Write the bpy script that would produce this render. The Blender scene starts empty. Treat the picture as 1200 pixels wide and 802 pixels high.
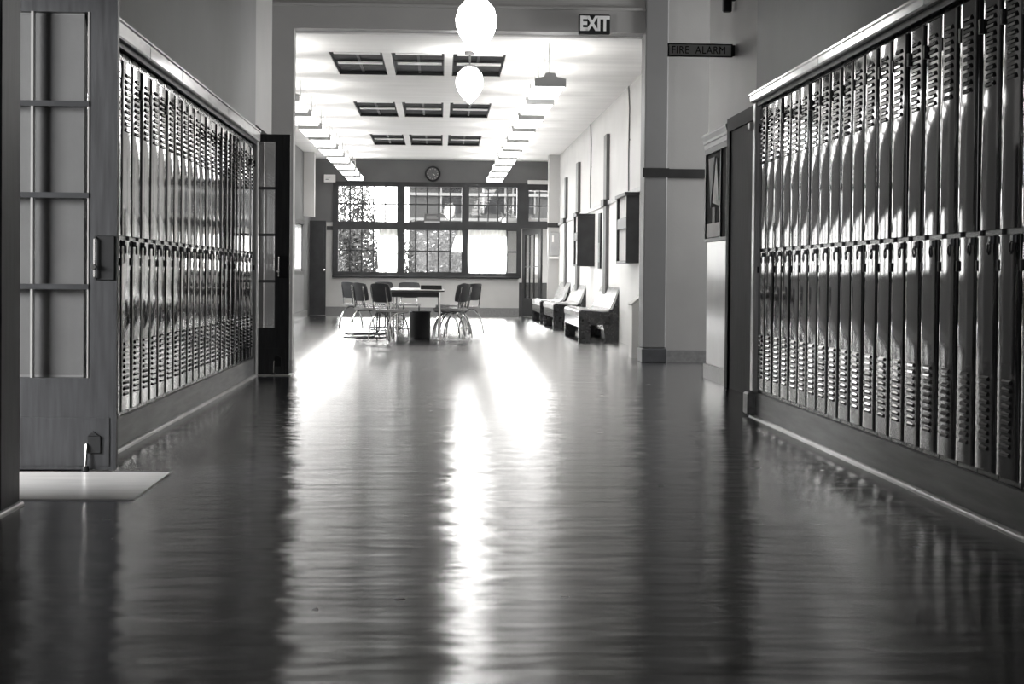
import bpy, math, random
from math import radians, sin, cos, pi
from mathutils import Vector, Matrix
random.seed(7)
SC = bpy.context.scene
COL = SC.collection

# ------------------------------------------------------------------ camera
F_PX = 1900.0
cd = bpy.data.cameras.new('camera')
cd.sensor_fit = 'HORIZONTAL'
cd.sensor_width = 36.0
cd.lens = 36.0 * F_PX / 1200.0
cd.shift_y = -(401.0 - 361.9) / 1200.0
cd.clip_end = 300
cam = bpy.data.objects.new('camera', cd)
COL.objects.link(cam)
YAW, PITCH, ROLL = math.atan(85 / 1900), radians(-1.15), 0.009
fw = Vector((sin(YAW) * cos(PITCH), cos(YAW) * cos(PITCH), sin(PITCH)))
rt = Vector((cos(YAW), -sin(YAW), 0))
up = rt.cross(fw)
r2 = rt * cos(ROLL) + up * sin(ROLL)
u2 = up * cos(ROLL) - rt * sin(ROLL)
cam.matrix_world = Matrix(((r2.x, u2.x, -fw.x, 0), (r2.y, u2.y, -fw.y, 0), (r2.z, u2.z, -fw.z, 0.9), (0, 0, 0, 1)))
SC.camera = cam

# ------------------------------------------------------------------ sky, exposure
SKY = 13.5
w = bpy.data.worlds.new('overcast_sky')
SC.world = w
w.use_nodes = True
w.node_tree.nodes['Background'].inputs[0].default_value = (1.0, 1.0, 0.98, 1)
w.node_tree.nodes['Background'].inputs[1].default_value = SKY
SC.view_settings.view_transform = 'Standard'
SC.view_settings.look = 'None'
SC.view_settings.exposure = 0.0
SC.view_settings.gamma = 1.0
SC.view_settings.use_curve_mapping = False
FLUO = 10.5       # fluorescent diffusers
GLOBE = 28.0      # globe lamps


def area(name, loc, direction, sx, sy, power, spread=180):
    l = bpy.data.lights.new(name, 'AREA')
    l.shape = 'RECTANGLE'
    l.size, l.size_y, l.energy = sx, sy, power
    l.spread = radians(spread)
    o = bpy.data.objects.new(name, l)
    COL.objects.link(o)
    o.location = loc
    o.rotation_euler = Vector(direction).to_track_quat('-Z', 'Y').to_euler()
    return o


sun = bpy.data.lights.new('sun', 'SUN')
sun.energy = 60.0
sun.angle = radians(0.6)
so = bpy.data.objects.new('sun', sun)
COL.objects.link(so)
so.rotation_euler = Vector((0.13, -0.89, -0.43)).to_track_quat('-Z', 'Y').to_euler()
# daylight from the windows of the rooms that open off the hall
area('classroom_window_light', (-5.6, 4.7, 2.0), (1, 0.55, -0.3), 2.2, 1.6, 850)
area('left_passage_window_light', (-5.8, 16.2, 2.2), (1, 0.1, -0.12), 1.2, 2.0, 110)
area('right_passage_window_light', (5.8, 15.8, 2.4), (-1, 0, -0.1), 1.2, 2.0, 200)

area('back_fill_light', (0.2, -5.0, 2.0), (0, 1, -0.05), 2.6, 2.0, 60)  # unseen fill light added behind the camera for surfaces facing it

# ------------------------------------------------------------------ materials
def mat(name, v, rough=0.5, spec=0.5, metal=0.0, var=0.12, scale=6.0, bump=0.0, bscale=40.0, tint=0, stretch=None, emit=0, ior=1.5):
    m = bpy.data.materials.new(name)
    m.use_nodes = True
    nt = m.node_tree
    b = nt.nodes['Principled BSDF']
    t = {0: (1, 1, 1), 1: (1.012, 1.0, 0.98), -1: (0.97, 0.99, 1.05)}[tint]
    tc = nt.nodes.new('ShaderNodeTexCoord')
    mp = nt.nodes.new('ShaderNodeMapping')
    nt.links.new(tc.outputs['Object'], mp.inputs[0])
    if stretch:
        mp.inputs['Scale'].default_value = stretch
    n = nt.nodes.new('ShaderNodeTexNoise')
    n.inputs['Scale'].default_value = scale
    n.inputs['Detail'].default_value = 5
    nt.links.new(mp.outputs[0], n.inputs['Vector'])
    cr = nt.nodes.new('ShaderNodeValToRGB')
    lo, hi = v * (1 - var), v * (1 + var)
    cr.color_ramp.elements[0].position, cr.color_ramp.elements[1].position = 0.3, 0.7
    cr.color_ramp.elements[0].color = (lo * t[0], lo * t[1], lo * t[2], 1)
    cr.color_ramp.elements[1].color = (hi * t[0], hi * t[1], hi * t[2], 1)
    nt.links.new(n.outputs['Fac'], cr.inputs[0])
    nt.links.new(cr.outputs[0], b.inputs['Base Color'])
    b.inputs['Roughness'].default_value = rough
    b.inputs['Metallic'].default_value = metal
    b.inputs['IOR'].default_value = ior
    b.inputs['Specular IOR Level'].default_value = spec
    if bump:
        n2 = nt.nodes.new('ShaderNodeTexNoise')
        n2.inputs['Scale'].default_value = bscale
        n2.inputs['Detail'].default_value = 4
        nt.links.new(mp.outputs[0], n2.inputs['Vector'])
        bp = nt.nodes.new('ShaderNodeBump')
        bp.inputs['Strength'].default_value = bump
        bp.inputs['Distance'].default_value = 0.01
        nt.links.new(n2.outputs['Fac'], bp.inputs['Height'])
        nt.links.new(bp.outputs[0], b.inputs['Normal'])
    if emit:
        nt.links.new(cr.outputs[0], b.inputs['Emission Color'])
        b.inputs['Emission Strength'].default_value = emit
    return m


M = {}
M['plaster'] = mat('plaster_grey', 0.33, 0.5, 0.2, var=0.05, scale=2, bump=0.08, bscale=60, tint=1)
M['plaster_dark'] = mat('plaster_hall_paint', 0.20, 0.55, 0.22, var=0.06, scale=2, bump=0.08, bscale=60)
M['plaster_far'] = mat('plaster_far_wall', 0.50, 0.5, 0.4, var=0.05, scale=2, tint=1)
M['plaster_white'] = mat('plaster_white', 0.87, 0.5, 0.4, var=0.04, scale=1.5, tint=1)
M['plaster_gloss'] = mat('plaster_gloss_paint', 0.55, 0.2, 0.5, ior=1.55, var=0.05, scale=2, bump=0.04, bscale=30, tint=1)
M['pillar_paint'] = mat('pillar_paint', 0.2, 0.5, 0.2, var=0.05, scale=2)
M['plaster_upper'] = mat('plaster_upper', 0.52, 0.5, 0.3, var=0.05, scale=2, tint=1)
M['plaster_side'] = mat('plaster_side_wall', 0.13, 0.6, 0.2, var=0.05, scale=2)
M['frieze'] = mat('frieze_dark_grey', 0.14, 0.6, 0.3, var=0.08, scale=2)  # far wall band above the windows, darker than the wall below
M['ceiling'] = mat('ceiling_board', 0.9, 0.8, 0.2, var=0.05, scale=1.2, stretch=(0.5, 4.0, 1), tint=1)
M['base'] = mat('base_terrazzo', 0.20, 0.35, 0.5, var=0.15, scale=30)
M['pbase'] = mat('pillar_base_paint', 0.07, 0.4, 0.4, var=0.15, scale=10, tint=-1)
M['plinth'] = mat('plinth_wood', 0.16, 0.4, 0.4, var=0.25, scale=4, stretch=(6, 0.6, 6))
M['quarter'] = mat('floor_moulding', 0.45, 0.25, 0.5, var=0.1, scale=4, tint=1)
M['cap'] = mat('cap_moulding_varnish', 0.8, 0.14, 0.5, ior=1.8, var=0.12, scale=5, stretch=(6, 0.6, 6), tint=1)
M['rail'] = mat('dark_rail', 0.03, 0.4, 0.4, var=0.2, scale=5)
M['palerail'] = mat('grey_rail', 0.40, 0.4, 0.4, var=0.1, scale=5)
M['wood'] = mat('dark_door_wood', 0.032, 0.45, 0.3, var=0.3, scale=5, stretch=(8, 8, 0.7), bump=0.05, bscale=30, tint=-1)
M['darkwood'] = mat('near_black_door_wood', 0.02, 0.65, 0.1, var=0.3, scale=5, stretch=(8, 8, 0.7), tint=-1)
M['bead'] = mat('glazing_bead', 0.24, 0.3, 0.5, var=0.1, scale=5, tint=1)
M['muntin'] = mat('dark_glazing_bar', 0.03, 0.3, 0.5, var=0.2, scale=5, tint=-1)
M['winwood'] = mat('dark_window_wood', 0.028, 0.4, 0.4, var=0.3, scale=5, tint=-1)
M['steel'] = mat('locker_paint', 0.022, 0.055, 0.5, ior=1.72, var=0.10, scale=3, bump=0.006, bscale=9, tint=-1)
M['steelframe'] = mat('locker_frame_paint', 0.04, 0.25, 0.5, var=0.1, scale=3, tint=-1)
M['black'] = mat('black_paint', 0.012, 0.5, 0.3, var=0.2, scale=5, tint=-1)
M['post'] = mat('varnished_post', 0.45, 0.2, 0.6, var=0.2, scale=4, stretch=(6, 6, 0.5), tint=1)
M['chrome'] = mat('chrome_tube', 0.75, 0.12, 0.5, metal=1.0, var=0.05, scale=5)
M['darktube'] = mat('dark_steel_tube', 0.10, 0.25, 0.5, metal=0.6, var=0.1, scale=5, tint=-1)
M['brass'] = mat('worn_bright_metal', 0.55, 0.25, 0.5, metal=1.0, var=0.1, scale=8, tint=1)
M['seat'] = mat('seat_vinyl', 0.28, 0.22, 0.6, var=0.1, scale=6)
M['backrest'] = mat('backrest_vinyl', 0.05, 0.4, 0.4, var=0.2, scale=6, tint=-1)
M['top'] = mat('table_laminate', 0.6, 0.25, 0.5, var=0.06, scale=4, tint=1)
M['edge'] = mat('table_edge', 0.05, 0.4, 0.4, var=0.1, scale=4)
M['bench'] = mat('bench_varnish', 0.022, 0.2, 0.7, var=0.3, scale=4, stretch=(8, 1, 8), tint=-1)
M['benchtop'] = mat('bench_seat_pale', 0.55, 0.18, 0.8, var=0.2, scale=4, stretch=(8, 1, 8))  # seats and backrests, far paler than the bench ends
M['paper'] = mat('white_paper', 0.75, 0.8, 0.2, var=0.05, scale=6, tint=1)
M['greypaper'] = mat('grey_paper', 0.42, 0.8, 0.2, var=0.2, scale=9)
M['corkdark'] = mat('dark_felt_board', 0.05, 0.9, 0.1, var=0.2, scale=30)
M['housing'] = mat('lamp_housing', 0.6, 0.5, 0.4, var=0.05, scale=5)
M['diffuser'] = mat('lit_diffuser', 0.9, 0.5, 0.2, var=0.02, scale=2, tint=1, emit=FLUO)
M['opal'] = mat('lit_opal_glass', 0.9, 0.3, 0.5, var=0.02, scale=2, tint=1, emit=GLOBE)
M['signgrey'] = mat('sign_grey', 0.13, 0.5, 0.4, var=0.1, scale=8)
M['signink'] = mat('sign_dark_ink', 0.025, 0.6, 0.3, var=0.1, scale=8)
M['signwhite'] = mat('sign_white', 0.85, 0.5, 0.3, var=0.03, scale=8, tint=1)
M['exitlit'] = mat('lit_sign_letters', 0.9, 0.5, 0.3, var=0.03, scale=8, tint=1, emit=0.35)
M['signboard'] = mat('sign_board_grey', 0.75, 0.5, 0.4, var=0.1, scale=8)
M['signpale'] = mat('sign_pale', 0.62, 0.5, 0.3, var=0.06, scale=8, tint=1)
M['facade'] = mat('facade_render', 0.028, 0.8, 0.2, var=0.15, scale=1.5)
M['ledge_glint'] = mat('facade_ledge_glint', 0.10, 0.7, 0.2, var=0.1, scale=2)
M['leaf'] = mat('leaf_dark', 0.03, 0.6, 0.3, var=0.5, scale=3)
M['bark'] = mat('bark', 0.04, 0.8, 0.2, var=0.3, scale=8)
M['yard'] = mat('yard_ground', 0.12, 0.9, 0.1, var=0.3, scale=2)
M['doorway_glow'] = mat('pale_doorway_glow', 0.60, 0.35, 0.5, var=0.12, scale=3, stretch=(1, 5, 1), tint=1)  # inset floor colour, pale to carry the light from the doorways


def floor_mat():
    m = bpy.data.materials.new('waxed_linoleum')
    m.use_nodes = True
    nt = m.node_tree
    b = nt.nodes['Principled BSDF']
    tc = nt.nodes.new('ShaderNodeTexCoord')
    n = nt.nodes.new('ShaderNodeTexNoise')
    n.inputs['Scale'].default_value = 0.9
    n.inputs['Detail'].default_value = 3
    nt.links.new(tc.outputs['Object'], n.inputs['Vector'])
    cr = nt.nodes.new('ShaderNodeValToRGB')
    cr.color_ramp.elements[0].position, cr.color_ramp.elements[1].position = 0.3, 0.7
    cr.color_ramp.elements[0].color = (0.038, 0.039, 0.043, 1)
    cr.color_ramp.elements[1].color = (0.047, 0.047, 0.051, 1)
    nt.links.new(n.outputs['Fac'], cr.inputs[0])
    # scattered scuffs from shoes
    v = nt.nodes.new('ShaderNodeTexNoise')
    v.inputs['Scale'].default_value = 7
    v.inputs['Detail'].default_value = 3
    nt.links.new(tc.outputs['Object'], v.inputs['Vector'])
    c2 = nt.nodes.new('ShaderNodeValToRGB')
    c2.color_ramp.elements[0].position, c2.color_ramp.elements[1].position = 0.735, 0.76
    nt.links.new(v.outputs['Fac'], c2.inputs[0])
    mx = nt.nodes.new('ShaderNodeMix')
    mx.data_type = 'RGBA'
    nt.links.new(c2.outputs[0], mx.inputs['Factor'])
    nt.links.new(cr.outputs[0], mx.inputs['A'])
    mx.inputs['B'].default_value = (0.012, 0.012, 0.014, 1)
    df = nt.nodes.new('ShaderNodeBsdfDiffuse')
    nt.links.new(mx.outputs['Result'], df.inputs['Color'])
    gl = nt.nodes.new('ShaderNodeBsdfGlossy')
    gl.distribution = 'BECKMANN'
    gl.inputs['Color'].default_value = (1, 1, 1, 1)
    gl.inputs['Anisotropy'].default_value = 0.6      # buffed across the hall
    tg = nt.nodes.new('ShaderNodeCombineXYZ')
    tg.inputs[0].default_value = 1.0
    nt.links.new(tg.outputs[0], gl.inputs['Tangent'])
    rm = nt.nodes.new('ShaderNodeMapRange')
    rm.inputs['To Min'].default_value, rm.inputs['To Max'].default_value = 0.25, 0.4
    nt.links.new(c2.outputs[0], rm.inputs['Value'])
    nt.links.new(rm.outputs[0], gl.inputs['Roughness'])
    fr = nt.nodes.new('ShaderNodeFresnel')
    fr.inputs['IOR'].default_value = 1.54
    ms = nt.nodes.new('ShaderNodeMixShader')
    nt.links.new(fr.outputs[0], ms.inputs[0])
    nt.links.new(df.outputs[0], ms.inputs[1])
    nt.links.new(gl.outputs[0], ms.inputs[2])
    nt.links.new(ms.outputs[0], nt.nodes['Material Output'].inputs['Surface'])
    # gentle waves across the hall
    mp2 = nt.nodes.new('ShaderNodeMapping')
    mp2.inputs['Scale'].default_value = (0.35, 1.0, 1)
    nt.links.new(tc.outputs['Object'], mp2.inputs[0])
    n3 = nt.nodes.new('ShaderNodeTexNoise')
    n3.inputs['Scale'].default_value = 4.5
    n3.inputs['Detail'].default_value = 2
    n3.inputs['Roughness'].default_value = 0.6
    nt.links.new(mp2.outputs[0], n3.inputs['Vector'])
    bp = nt.nodes.new('ShaderNodeBump')
    bp.inputs['Strength'].default_value = 0.42
    bp.inputs['Distance'].default_value = 0.03
    nt.links.new(n3.outputs['Fac'], bp.inputs['Height'])
    nt.links.new(bp.outputs[0], gl.inputs['Normal'])
    nt.nodes.remove(b)
    return m


M['floor'] = floor_mat()


def glass_mat(name, tintv, refl=0.5, rough=0.03):
    m = bpy.data.materials.new(name)
    m.use_nodes = True
    nt = m.node_tree
    nt.nodes.remove(nt.nodes['Principled BSDF'])
    out = nt.nodes['Material Output']
    tr = nt.nodes.new('ShaderNodeBsdfTransparent')
    n = nt.nodes.new('ShaderNodeTexNoise')
    n.inputs['Scale'].default_value = 3
    cr = nt.nodes.new('ShaderNodeValToRGB')
    cr.color_ramp.elements[0].color = (tintv * .94,) * 3 + (1,)
    cr.color_ramp.elements[1].color = (tintv,) * 3 + (1,)
    nt.links.new(n.outputs['Fac'], cr.inputs[0])
    nt.links.new(cr.outputs[0], tr.inputs[0])
    gl = nt.nodes.new('ShaderNodeBsdfGlossy')
    gl.inputs['Roughness'].default_value = rough
    lw = nt.nodes.new('ShaderNodeLayerWeight')
    lw.inputs[0].default_value = 0.5
    pw = nt.nodes.new('ShaderNodeMath')
    pw.operation = 'POWER'
    pw.inputs[1].default_value = 4.0
    nt.links.new(lw.outputs['Facing'], pw.inputs[0])
    mu = nt.nodes.new('ShaderNodeMath')
    mu.operation = 'MULTIPLY_ADD'
    mu.inputs[1].default_value = refl
    mu.inputs[2].default_value = 0.04
    nt.links.new(pw.outputs[0], mu.inputs[0])
    ms = nt.nodes.new('ShaderNodeMixShader')
    nt.links.new(mu.outputs[0], ms.inputs[0])
    nt.links.new(tr.outputs[0], ms.inputs[1])
    nt.links.new(gl.outputs[0], ms.inputs[2])
    nt.links.new(ms.outputs[0], out.inputs['Surface'])
    return m


M['glass'] = glass_mat('window_glass', 0.95)
M['doorglass'] = glass_mat('door_glass', 0.9, 1.0)
M['skyglass'] = mat('painted_over_glass', 0.012, 0.7, 0.1, var=0.3, scale=4, tint=-1)


def curtain_mat():
    m = bpy.data.materials.new('white_curtain_cloth')
    m.use_nodes = True
    nt = m.node_tree
    nt.nodes.remove(nt.nodes['Principled BSDF'])
    out = nt.nodes['Material Output']
    d = nt.nodes.new('ShaderNodeBsdfDiffuse')
    t = nt.nodes.new('ShaderNodeBsdfTranslucent')
    n = nt.nodes.new('ShaderNodeTexNoise')
    n.inputs['Scale'].default_value = 20
    cr = nt.nodes.new('ShaderNodeValToRGB')
    cr.color_ramp.elements[0].color = (.84, .84, .81, 1)
    cr.color_ramp.elements[1].color = (.9, .9, .87, 1)
    nt.links.new(n.outputs['Fac'], cr.inputs[0])
    nt.links.new(cr.outputs[0], d.inputs[0])
    nt.links.new(cr.outputs[0], t.inputs[0])
    ms = nt.nodes.new('ShaderNodeMixShader')
    ms.inputs[0].default_value = 0.6
    nt.links.new(d.outputs[0], ms.inputs[1])
    nt.links.new(t.outputs[0], ms.inputs[2])
    nt.links.new(ms.outputs[0], out.inputs['Surface'])
    return m


M['curtain'] = curtain_mat()

# ------------------------------------------------------------------ mesh helpers
class MB:
    def __init__(s):
        s.v, s.f = [], []

    def add(s, vs, fs):
        o = len(s.v)
        s.v += [tuple(p) for p in vs]
        s.f += [tuple(i + o for i in f) for f in fs]
        return s

    def box(s, x0, x1, y0, y1, z0, z1):
        x0, x1 = min(x0, x1), max(x0, x1)
        y0, y1 = min(y0, y1), max(y0, y1)
        vs = [(x0, y0, z0), (x1, y0, z0), (x1, y1, z0), (x0, y1, z0), (x0, y0, z1), (x1, y0, z1), (x1, y1, z1), (x0, y1, z1)]
        return s.add(vs, [(0, 3, 2, 1), (4, 5, 6, 7), (0, 1, 5, 4), (1, 2, 6, 5), (2, 3, 7, 6), (3, 0, 4, 7)])

    def bbox(s, x0, x1, y0, y1, z0, z1, b=0.01):
        """box with chamfered vertical and top edges"""
        x0, x1 = min(x0, x1), max(x0, x1)
        y0, y1 = min(y0, y1), max(y0, y1)
        ring = lambda i, z: [(x0 + i + b, y0 + i, z), (x1 - i - b, y0 + i, z), (x1 - i, y0 + i + b, z), (x1 - i, y1 - i - b, z),
                             (x1 - i - b, y1 - i, z), (x0 + i + b, y1 - i, z), (x0 + i, y1 - i - b, z), (x0 + i, y0 + i + b, z)]
        vs = ring(b, z0) + ring(0, z0 + b) + ring(0, z1 - b) + ring(b, z1)
        fs = [tuple(range(7, -1, -1)), tuple(range(24, 32))]
        for k in range(3):
            for i in range(8):
                j = (i + 1) % 8
                fs.append((k * 8 + i, k * 8 + j, k * 8 + 8 + j, k * 8 + 8 + i))
        return s.add(vs, fs)

    def prism(s, poly, axis, a, b):
        """poly = list of 2d points; axis 0: (y,z) extruded in x; 1: (x,z) in y; 2: (x,y) in z"""
        def P(p, t):
            return (t, p[0], p[1]) if axis == 0 else (p[0], t, p[1]) if axis == 1 else (p[0], p[1], t)
        n = len(poly)
        vs = [P(p, a) for p in poly] + [P(p, b) for p in poly]
        fs = [tuple(range(n))[::-1], tuple(range(n, 2 * n))]
        for i in range(n):
            j = (i + 1) % n
            fs.append((i, j, n + j, n + i))
        return s.add(vs, fs)

    def tube(s, pts, r, n=8, closed=False):
        pts = [Vector(p) for p in pts]
        k = len(pts)
        rings = []
        ref = None
        for i, p in enumerate(pts):
            a = pts[(i - 1) % k] if closed or i > 0 else p
            c = pts[(i + 1) % k] if closed or i < k - 1 else p
            d = (c - a).normalized()
            if ref is None:
                ref = d.orthogonal().normalized()
            ref = (ref - d * ref.dot(d)).normalized()
            q = d.cross(ref)
            rr = r[i] if isinstance(r, (list, tuple)) else r
            rings.append([p + (ref * cos(2 * pi * j / n) + q * sin(2 * pi * j / n)) * rr for j in range(n)])
        vs = [v for ring in rings for v in ring]
        fs = []
        for i in range(k if closed else k - 1):
            i2 = (i + 1) % k
            for j in range(n):
                j2 = (j + 1) % n
                fs.append((i * n + j, i * n + j2, i2 * n + j2, i2 * n + j))
        if not closed:
            fs += [tuple(range(n))[::-1], tuple((k - 1) * n + j for j in range(n))]
        return s.add(vs, fs)

    def lathe(s, prof, c=(0, 0, 0), n=24, axis='z'):
        vs, fs = [], []
        for r, h in prof:
            for j in range(n):
                a = 2 * pi * j / n
                if axis == 'z':
                    vs.append((c[0] + r * cos(a), c[1] + r * sin(a), c[2] + h))
                else:  # axis -y
                    vs.append((c[0] + r * cos(a), c[1] - h, c[2] + r * sin(a)))
        for i in range(len(prof) - 1):
            for j in range(n):
                j2 = (j + 1) % n
                fs.append((i * n + j, i * n + j2, (i + 1) * n + j2, (i + 1) * n + j))
        fs += [tuple(range(n))[::-1], tuple((len(prof) - 1) * n + j for j in range(n))]
        return s.add(vs, fs)

    def mesh(s, name, material, smooth=False, angle=40):
        me = bpy.data.meshes.new(name)
        me.from_pydata(s.v, [], s.f)
        me.update()
        if smooth:
            for p in me.polygons:
                p.use_smooth = True
            me.set_sharp_from_angle(angle=radians(angle))
        me.materials.append(M[material] if isinstance(material, str) else material)
        return me

    def build(s, name, material, parent=None, smooth=False, angle=40):
        return link(name, s.mesh(name, material, smooth, angle), parent)


def link(name, me, parent=None):
    o = bpy.data.objects.new(name, me)
    COL.objects.link(o)
    if parent:
        o.parent = parent
    return o


def tag(o, label=None, cat=None, group=None, kind=None):
    if label: o['label'] = label
    if cat: o['category'] = cat
    if group: o['group'] = group
    if kind: o['kind'] = kind
    return o


def thing(name, label, cat, loc=(0, 0, 0), rz=0, group=None):
    o = bpy.data.objects.new(name, None)
    o.empty_display_size = 0.1
    COL.objects.link(o)
    o.location = loc
    o.rotation_euler = (0, 0, rz)
    return tag(o, label, cat, group)


def struct(name, mb, material, label=None):
    o = mb.build(name, material)
    o['kind'] = 'structure'
    if label: o['label'] = label
    return o


def sroot(name, loc=(0, 0, 0), rz=0, label=None):
    o = bpy.data.objects.new(name, None)
    COL.objects.link(o)
    o.location = loc
    o.rotation_euler = (0, 0, rz)
    o['kind'] = 'structure'
    if label: o['label'] = label
    return o


def dup(o, parent=None, label=None):
    c = o.copy()
    COL.objects.link(c)
    if parent: c.parent = parent
    if label: c['label'] = label
    for ch in list(o.children):
        dup(ch, c)
    return c


def text_mesh(body, size, depth, bold=0.0, spacing=1.0, sx=1.0):
    cu = bpy.data.curves.new('lettering', 'FONT')
    cu.body = body
    cu.size = size
    cu.extrude = depth
    cu.offset = bold
    cu.space_character = spacing
    cu.align_x, cu.align_y = 'CENTER', 'CENTER'
    o = bpy.data.objects.new('lettering', cu)
    COL.objects.link(o)
    dg = bpy.context.evaluated_depsgraph_get()
    me = bpy.data.meshes.new_from_object(o.evaluated_get(dg))
    bpy.data.objects.remove(o)
    for v in me.vertices:      # stand it up: facing -y
        x, y, z = v.co
        v.co = (x * sx, -z, y)
    return me


# ------------------------------------------------------------------ dimensions
XL, XR = -1.61, 2.03       # locker faces
XW = 2.41                  # right wall of the hall past the lockers
YO = 17.05                 # opening into the lounge
YF = 36.0                  # far wall
HC, RC = 3.95, 3.45        # hall ceiling, lounge ceiling
RL, RR = -2.85, 2.5        # lounge side walls

# ------------------------------------------------------------------ the setting
struct('floor', MB().box(-6.2, 6.2, -5.2, YF + 3, -0.2, 0), 'floor', 'dark waxed linoleum floor')
struct('ceiling', MB().box(-6.2, 6.2, -5.2, YO + 0.3, HC, HC + 0.2), 'plaster')
# lounge ceiling with three rows of skylight openings
SKR = [(18.7, 20.85), (24.0, 26.3), (29.5, 32.0)]
SX0, SX1 = -1.3, 0.75
cb = MB()
y = YO + 0.25
for a, b in SKR:
    cb.box(-3.1, 2.8, y, a, RC, RC + 0.5)
    cb.box(-3.1, SX0, a, b, RC, RC + 0.5)
    cb.box(SX1, 2.8, a, b, RC, RC + 0.5)
    y = b
cb.box(-3.1, 2.8, y, YF + 0.2, RC, RC + 0.5)
struct('ceiling', cb, 'ceiling', 'white lounge ceiling with three rows of dark skylights')
struct('wall_back', MB().box(-6.2, 6.2, -5.3, -5.1, 0, HC), 'plaster_dark')
struct('wall_outer', MB().box(-6.3, -6.1, -5.2, YO + 0.3, 0, HC), 'plaster')
struct('wall_outer', MB().box(6.1, 6.3, -5.2, YO + 0.3, 0, HC), 'plaster')
# left side of the hall
struct('wall_left', MB().box(-2.35, XL, 7.46, 14.2, 2.14, HC).box(-2.35, -2.1, 7.52, 14.2, 0, 2.14), 'plaster_dark', 'painted wall over the left lockers')
struct('wall_left', MB().box(-2.6, XL, 7.42, 7.475, 0, HC), 'plaster_dark')
struct('wall_left', MB().box(-2.6, XL, 14.225, 14.28, 0, 2.14), 'plaster_dark')
struct('wall_left', MB().box(-2.35, XL, -5, 6.2, 0, HC), 'plaster_dark')
struct('wall_left', MB().box(-2.6, XL, 6.2, 7.42, 2.2, HC), 'plaster_dark')
struct('wall_left', MB().box(-2.35, XL, 14.2, 15.55, 2.2, HC), 'plaster', 'pale wall strip over the second left door')
struct('wall_left', MB().box(-2.42, -2.3, 14.28, 15.6, 0, 2.2), 'plaster')
struct('wall_left', MB().box(-2.6, -1.68, 15.55, 15.65, 0, HC), 'plaster')
struct('wall_left', MB().box(-2.6, -2.45, -5, 6.25, 0, HC).box(-2.6, -2.45, 7.42, 14.3, 0, HC), 'plaster')
struct('pier_left', MB().box(-6.1, -1.54, YO, YO + 0.25, 0, HC), 'plaster', 'grey pier left of the lounge opening')
# header over the opening with its moulding
struct('lintel', MB().box(-1.54, 2.3, YO, YO + 0.25, 3.47, HC), 'plaster', 'grey header over the lounge opening')
lm = MB().box(-1.9, 2.14, YO - 0.035, YO, 3.70, 3.73)
struct('trim_1', lm, 'plaster', 'thin moulding along the header')
# right side of the hall
struct('wall_right', MB().box(XR, 2.6, -5, 10.4, 2.06, HC).box(2.5, 2.7, -5, 10.4, 0, 2.06).box(XR, 2.6, -5, 4.16, 0, 2.06), 'plaster_dark', 'painted wall over the right lockers')
struct('wall_right', MB().box(XR + 0.02, 2.6, 10.40, 10.44, 0, 2.06), 'plaster_dark')
struct('wall_right', MB().box(XW, 2.62, 10.44, 14.55, 0, 1.24), 'plaster_gloss', 'pale glossy wall under the notice case')
struct('wall_right', MB().box(XW, 2.62, 10.44, 14.55, 1.24, HC), 'plaster', 'grey wall over the notice case')
struct('wall_right', MB().box(2.3, 6.1, YO + 0.06, YO + 0.25, 0, HC), 'plaster', 'grey recessed wall right of the pillar')
pb = MB().bbox(2.14, 2.385, YO - 0.06, YO + 0.3, 0.152, HC, 0.012)
pil = struct('pillar', pb, 'pillar_paint', 'grey square pillar at the right of the opening')
MB().bbox(2.13, 2.395, YO - 0.075, YO + 0.3, 0, 0.15, 0.008).build('pillar_base', 'pbase', pil)
struct('baseboard_right', MB().box(2.395, 6.1, YO + 0.03, YO + 0.06, 0, 0.13), 'base')
struct('baseboard_right', MB().box(XW - 0.025, XW, 13.3, 14.575, 0, 0.13).box(XW - 0.025, 2.62, 14.55, 14.575, 0, 0.13), 'base')
struct('trim_2', MB().box(2.12, 2.40, YO - 0.085, YO - 0.06, 1.955, 2.05).box(2.385, 6.1, YO + 0.03, YO + 0.06, 1.955, 2.05), 'rail', 'dark rail across the pillar and recessed wall')
# pale floor insets with doorway light put into their colour
struct('trim_3', MB().box(-2.44, -1.2, 6.44, 7.33, 0, 0.006), 'doorway_glow', 'pale floor inset imitating doorway light in front of the near left door')
struct('trim_4', MB().box(-2.3, -1.30, 14.0 + 0.30, 14.62, 0, 0.012), 'doorway_glow', 'pale strip imitating doorway light under the second left door')
# lounge walls
struct('wall_right', MB().box(RR, RR + 0.2, YO + 0.25, YF + 0.2, 0, 2.0), 'plaster_white', 'white lower right wall of the lounge')
struct('wall_right', MB().box(RR, RR + 0.2, YO + 0.25, YF + 0.2, 2.0, RC + .1), 'plaster_upper', 'pale upper right wall of the lounge')
struct('wall_right', MB().box(2.27, RR, 34.0, 34.3, 0, RC), 'plaster_far', 'narrow pier at the right end of the lounge')
LW = [(22.6, 24.9), (25.2, 27.9), (28.2, 30.9), (31.2, 33.8)]
lwb = MB().box(RL - 0.2, RL, YO + 0.25, YF + 0.2, 0, 0.97).box(RL - 0.2, RL, YO + 0.25, YF + 0.2, 1.92, RC + .1)
yy = YO + .25
for a, b in LW + [(YF + .2, 0)]:
    lwb.box(RL - 0.2, RL, yy, a, 0.97, 1.92)
    yy = b
struct('wall_left', lwb, 'plaster_side', 'left wall of the lounge')
struct('wall_left', MB().box(RL, -2.63, 34.0, 34.3, 2.1, RC), 'plaster_far')
struct('trim_5', MB().box(RR - 0.03, RR, YO + 1.5, 34.0, 1.97, 2.03), 'palerail', 'grey picture rail on the right lounge wall')
struct('trim_6', MB().box(2.25, RR, 33.97, 34.0, 1.93, 2.02), 'rail')
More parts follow.
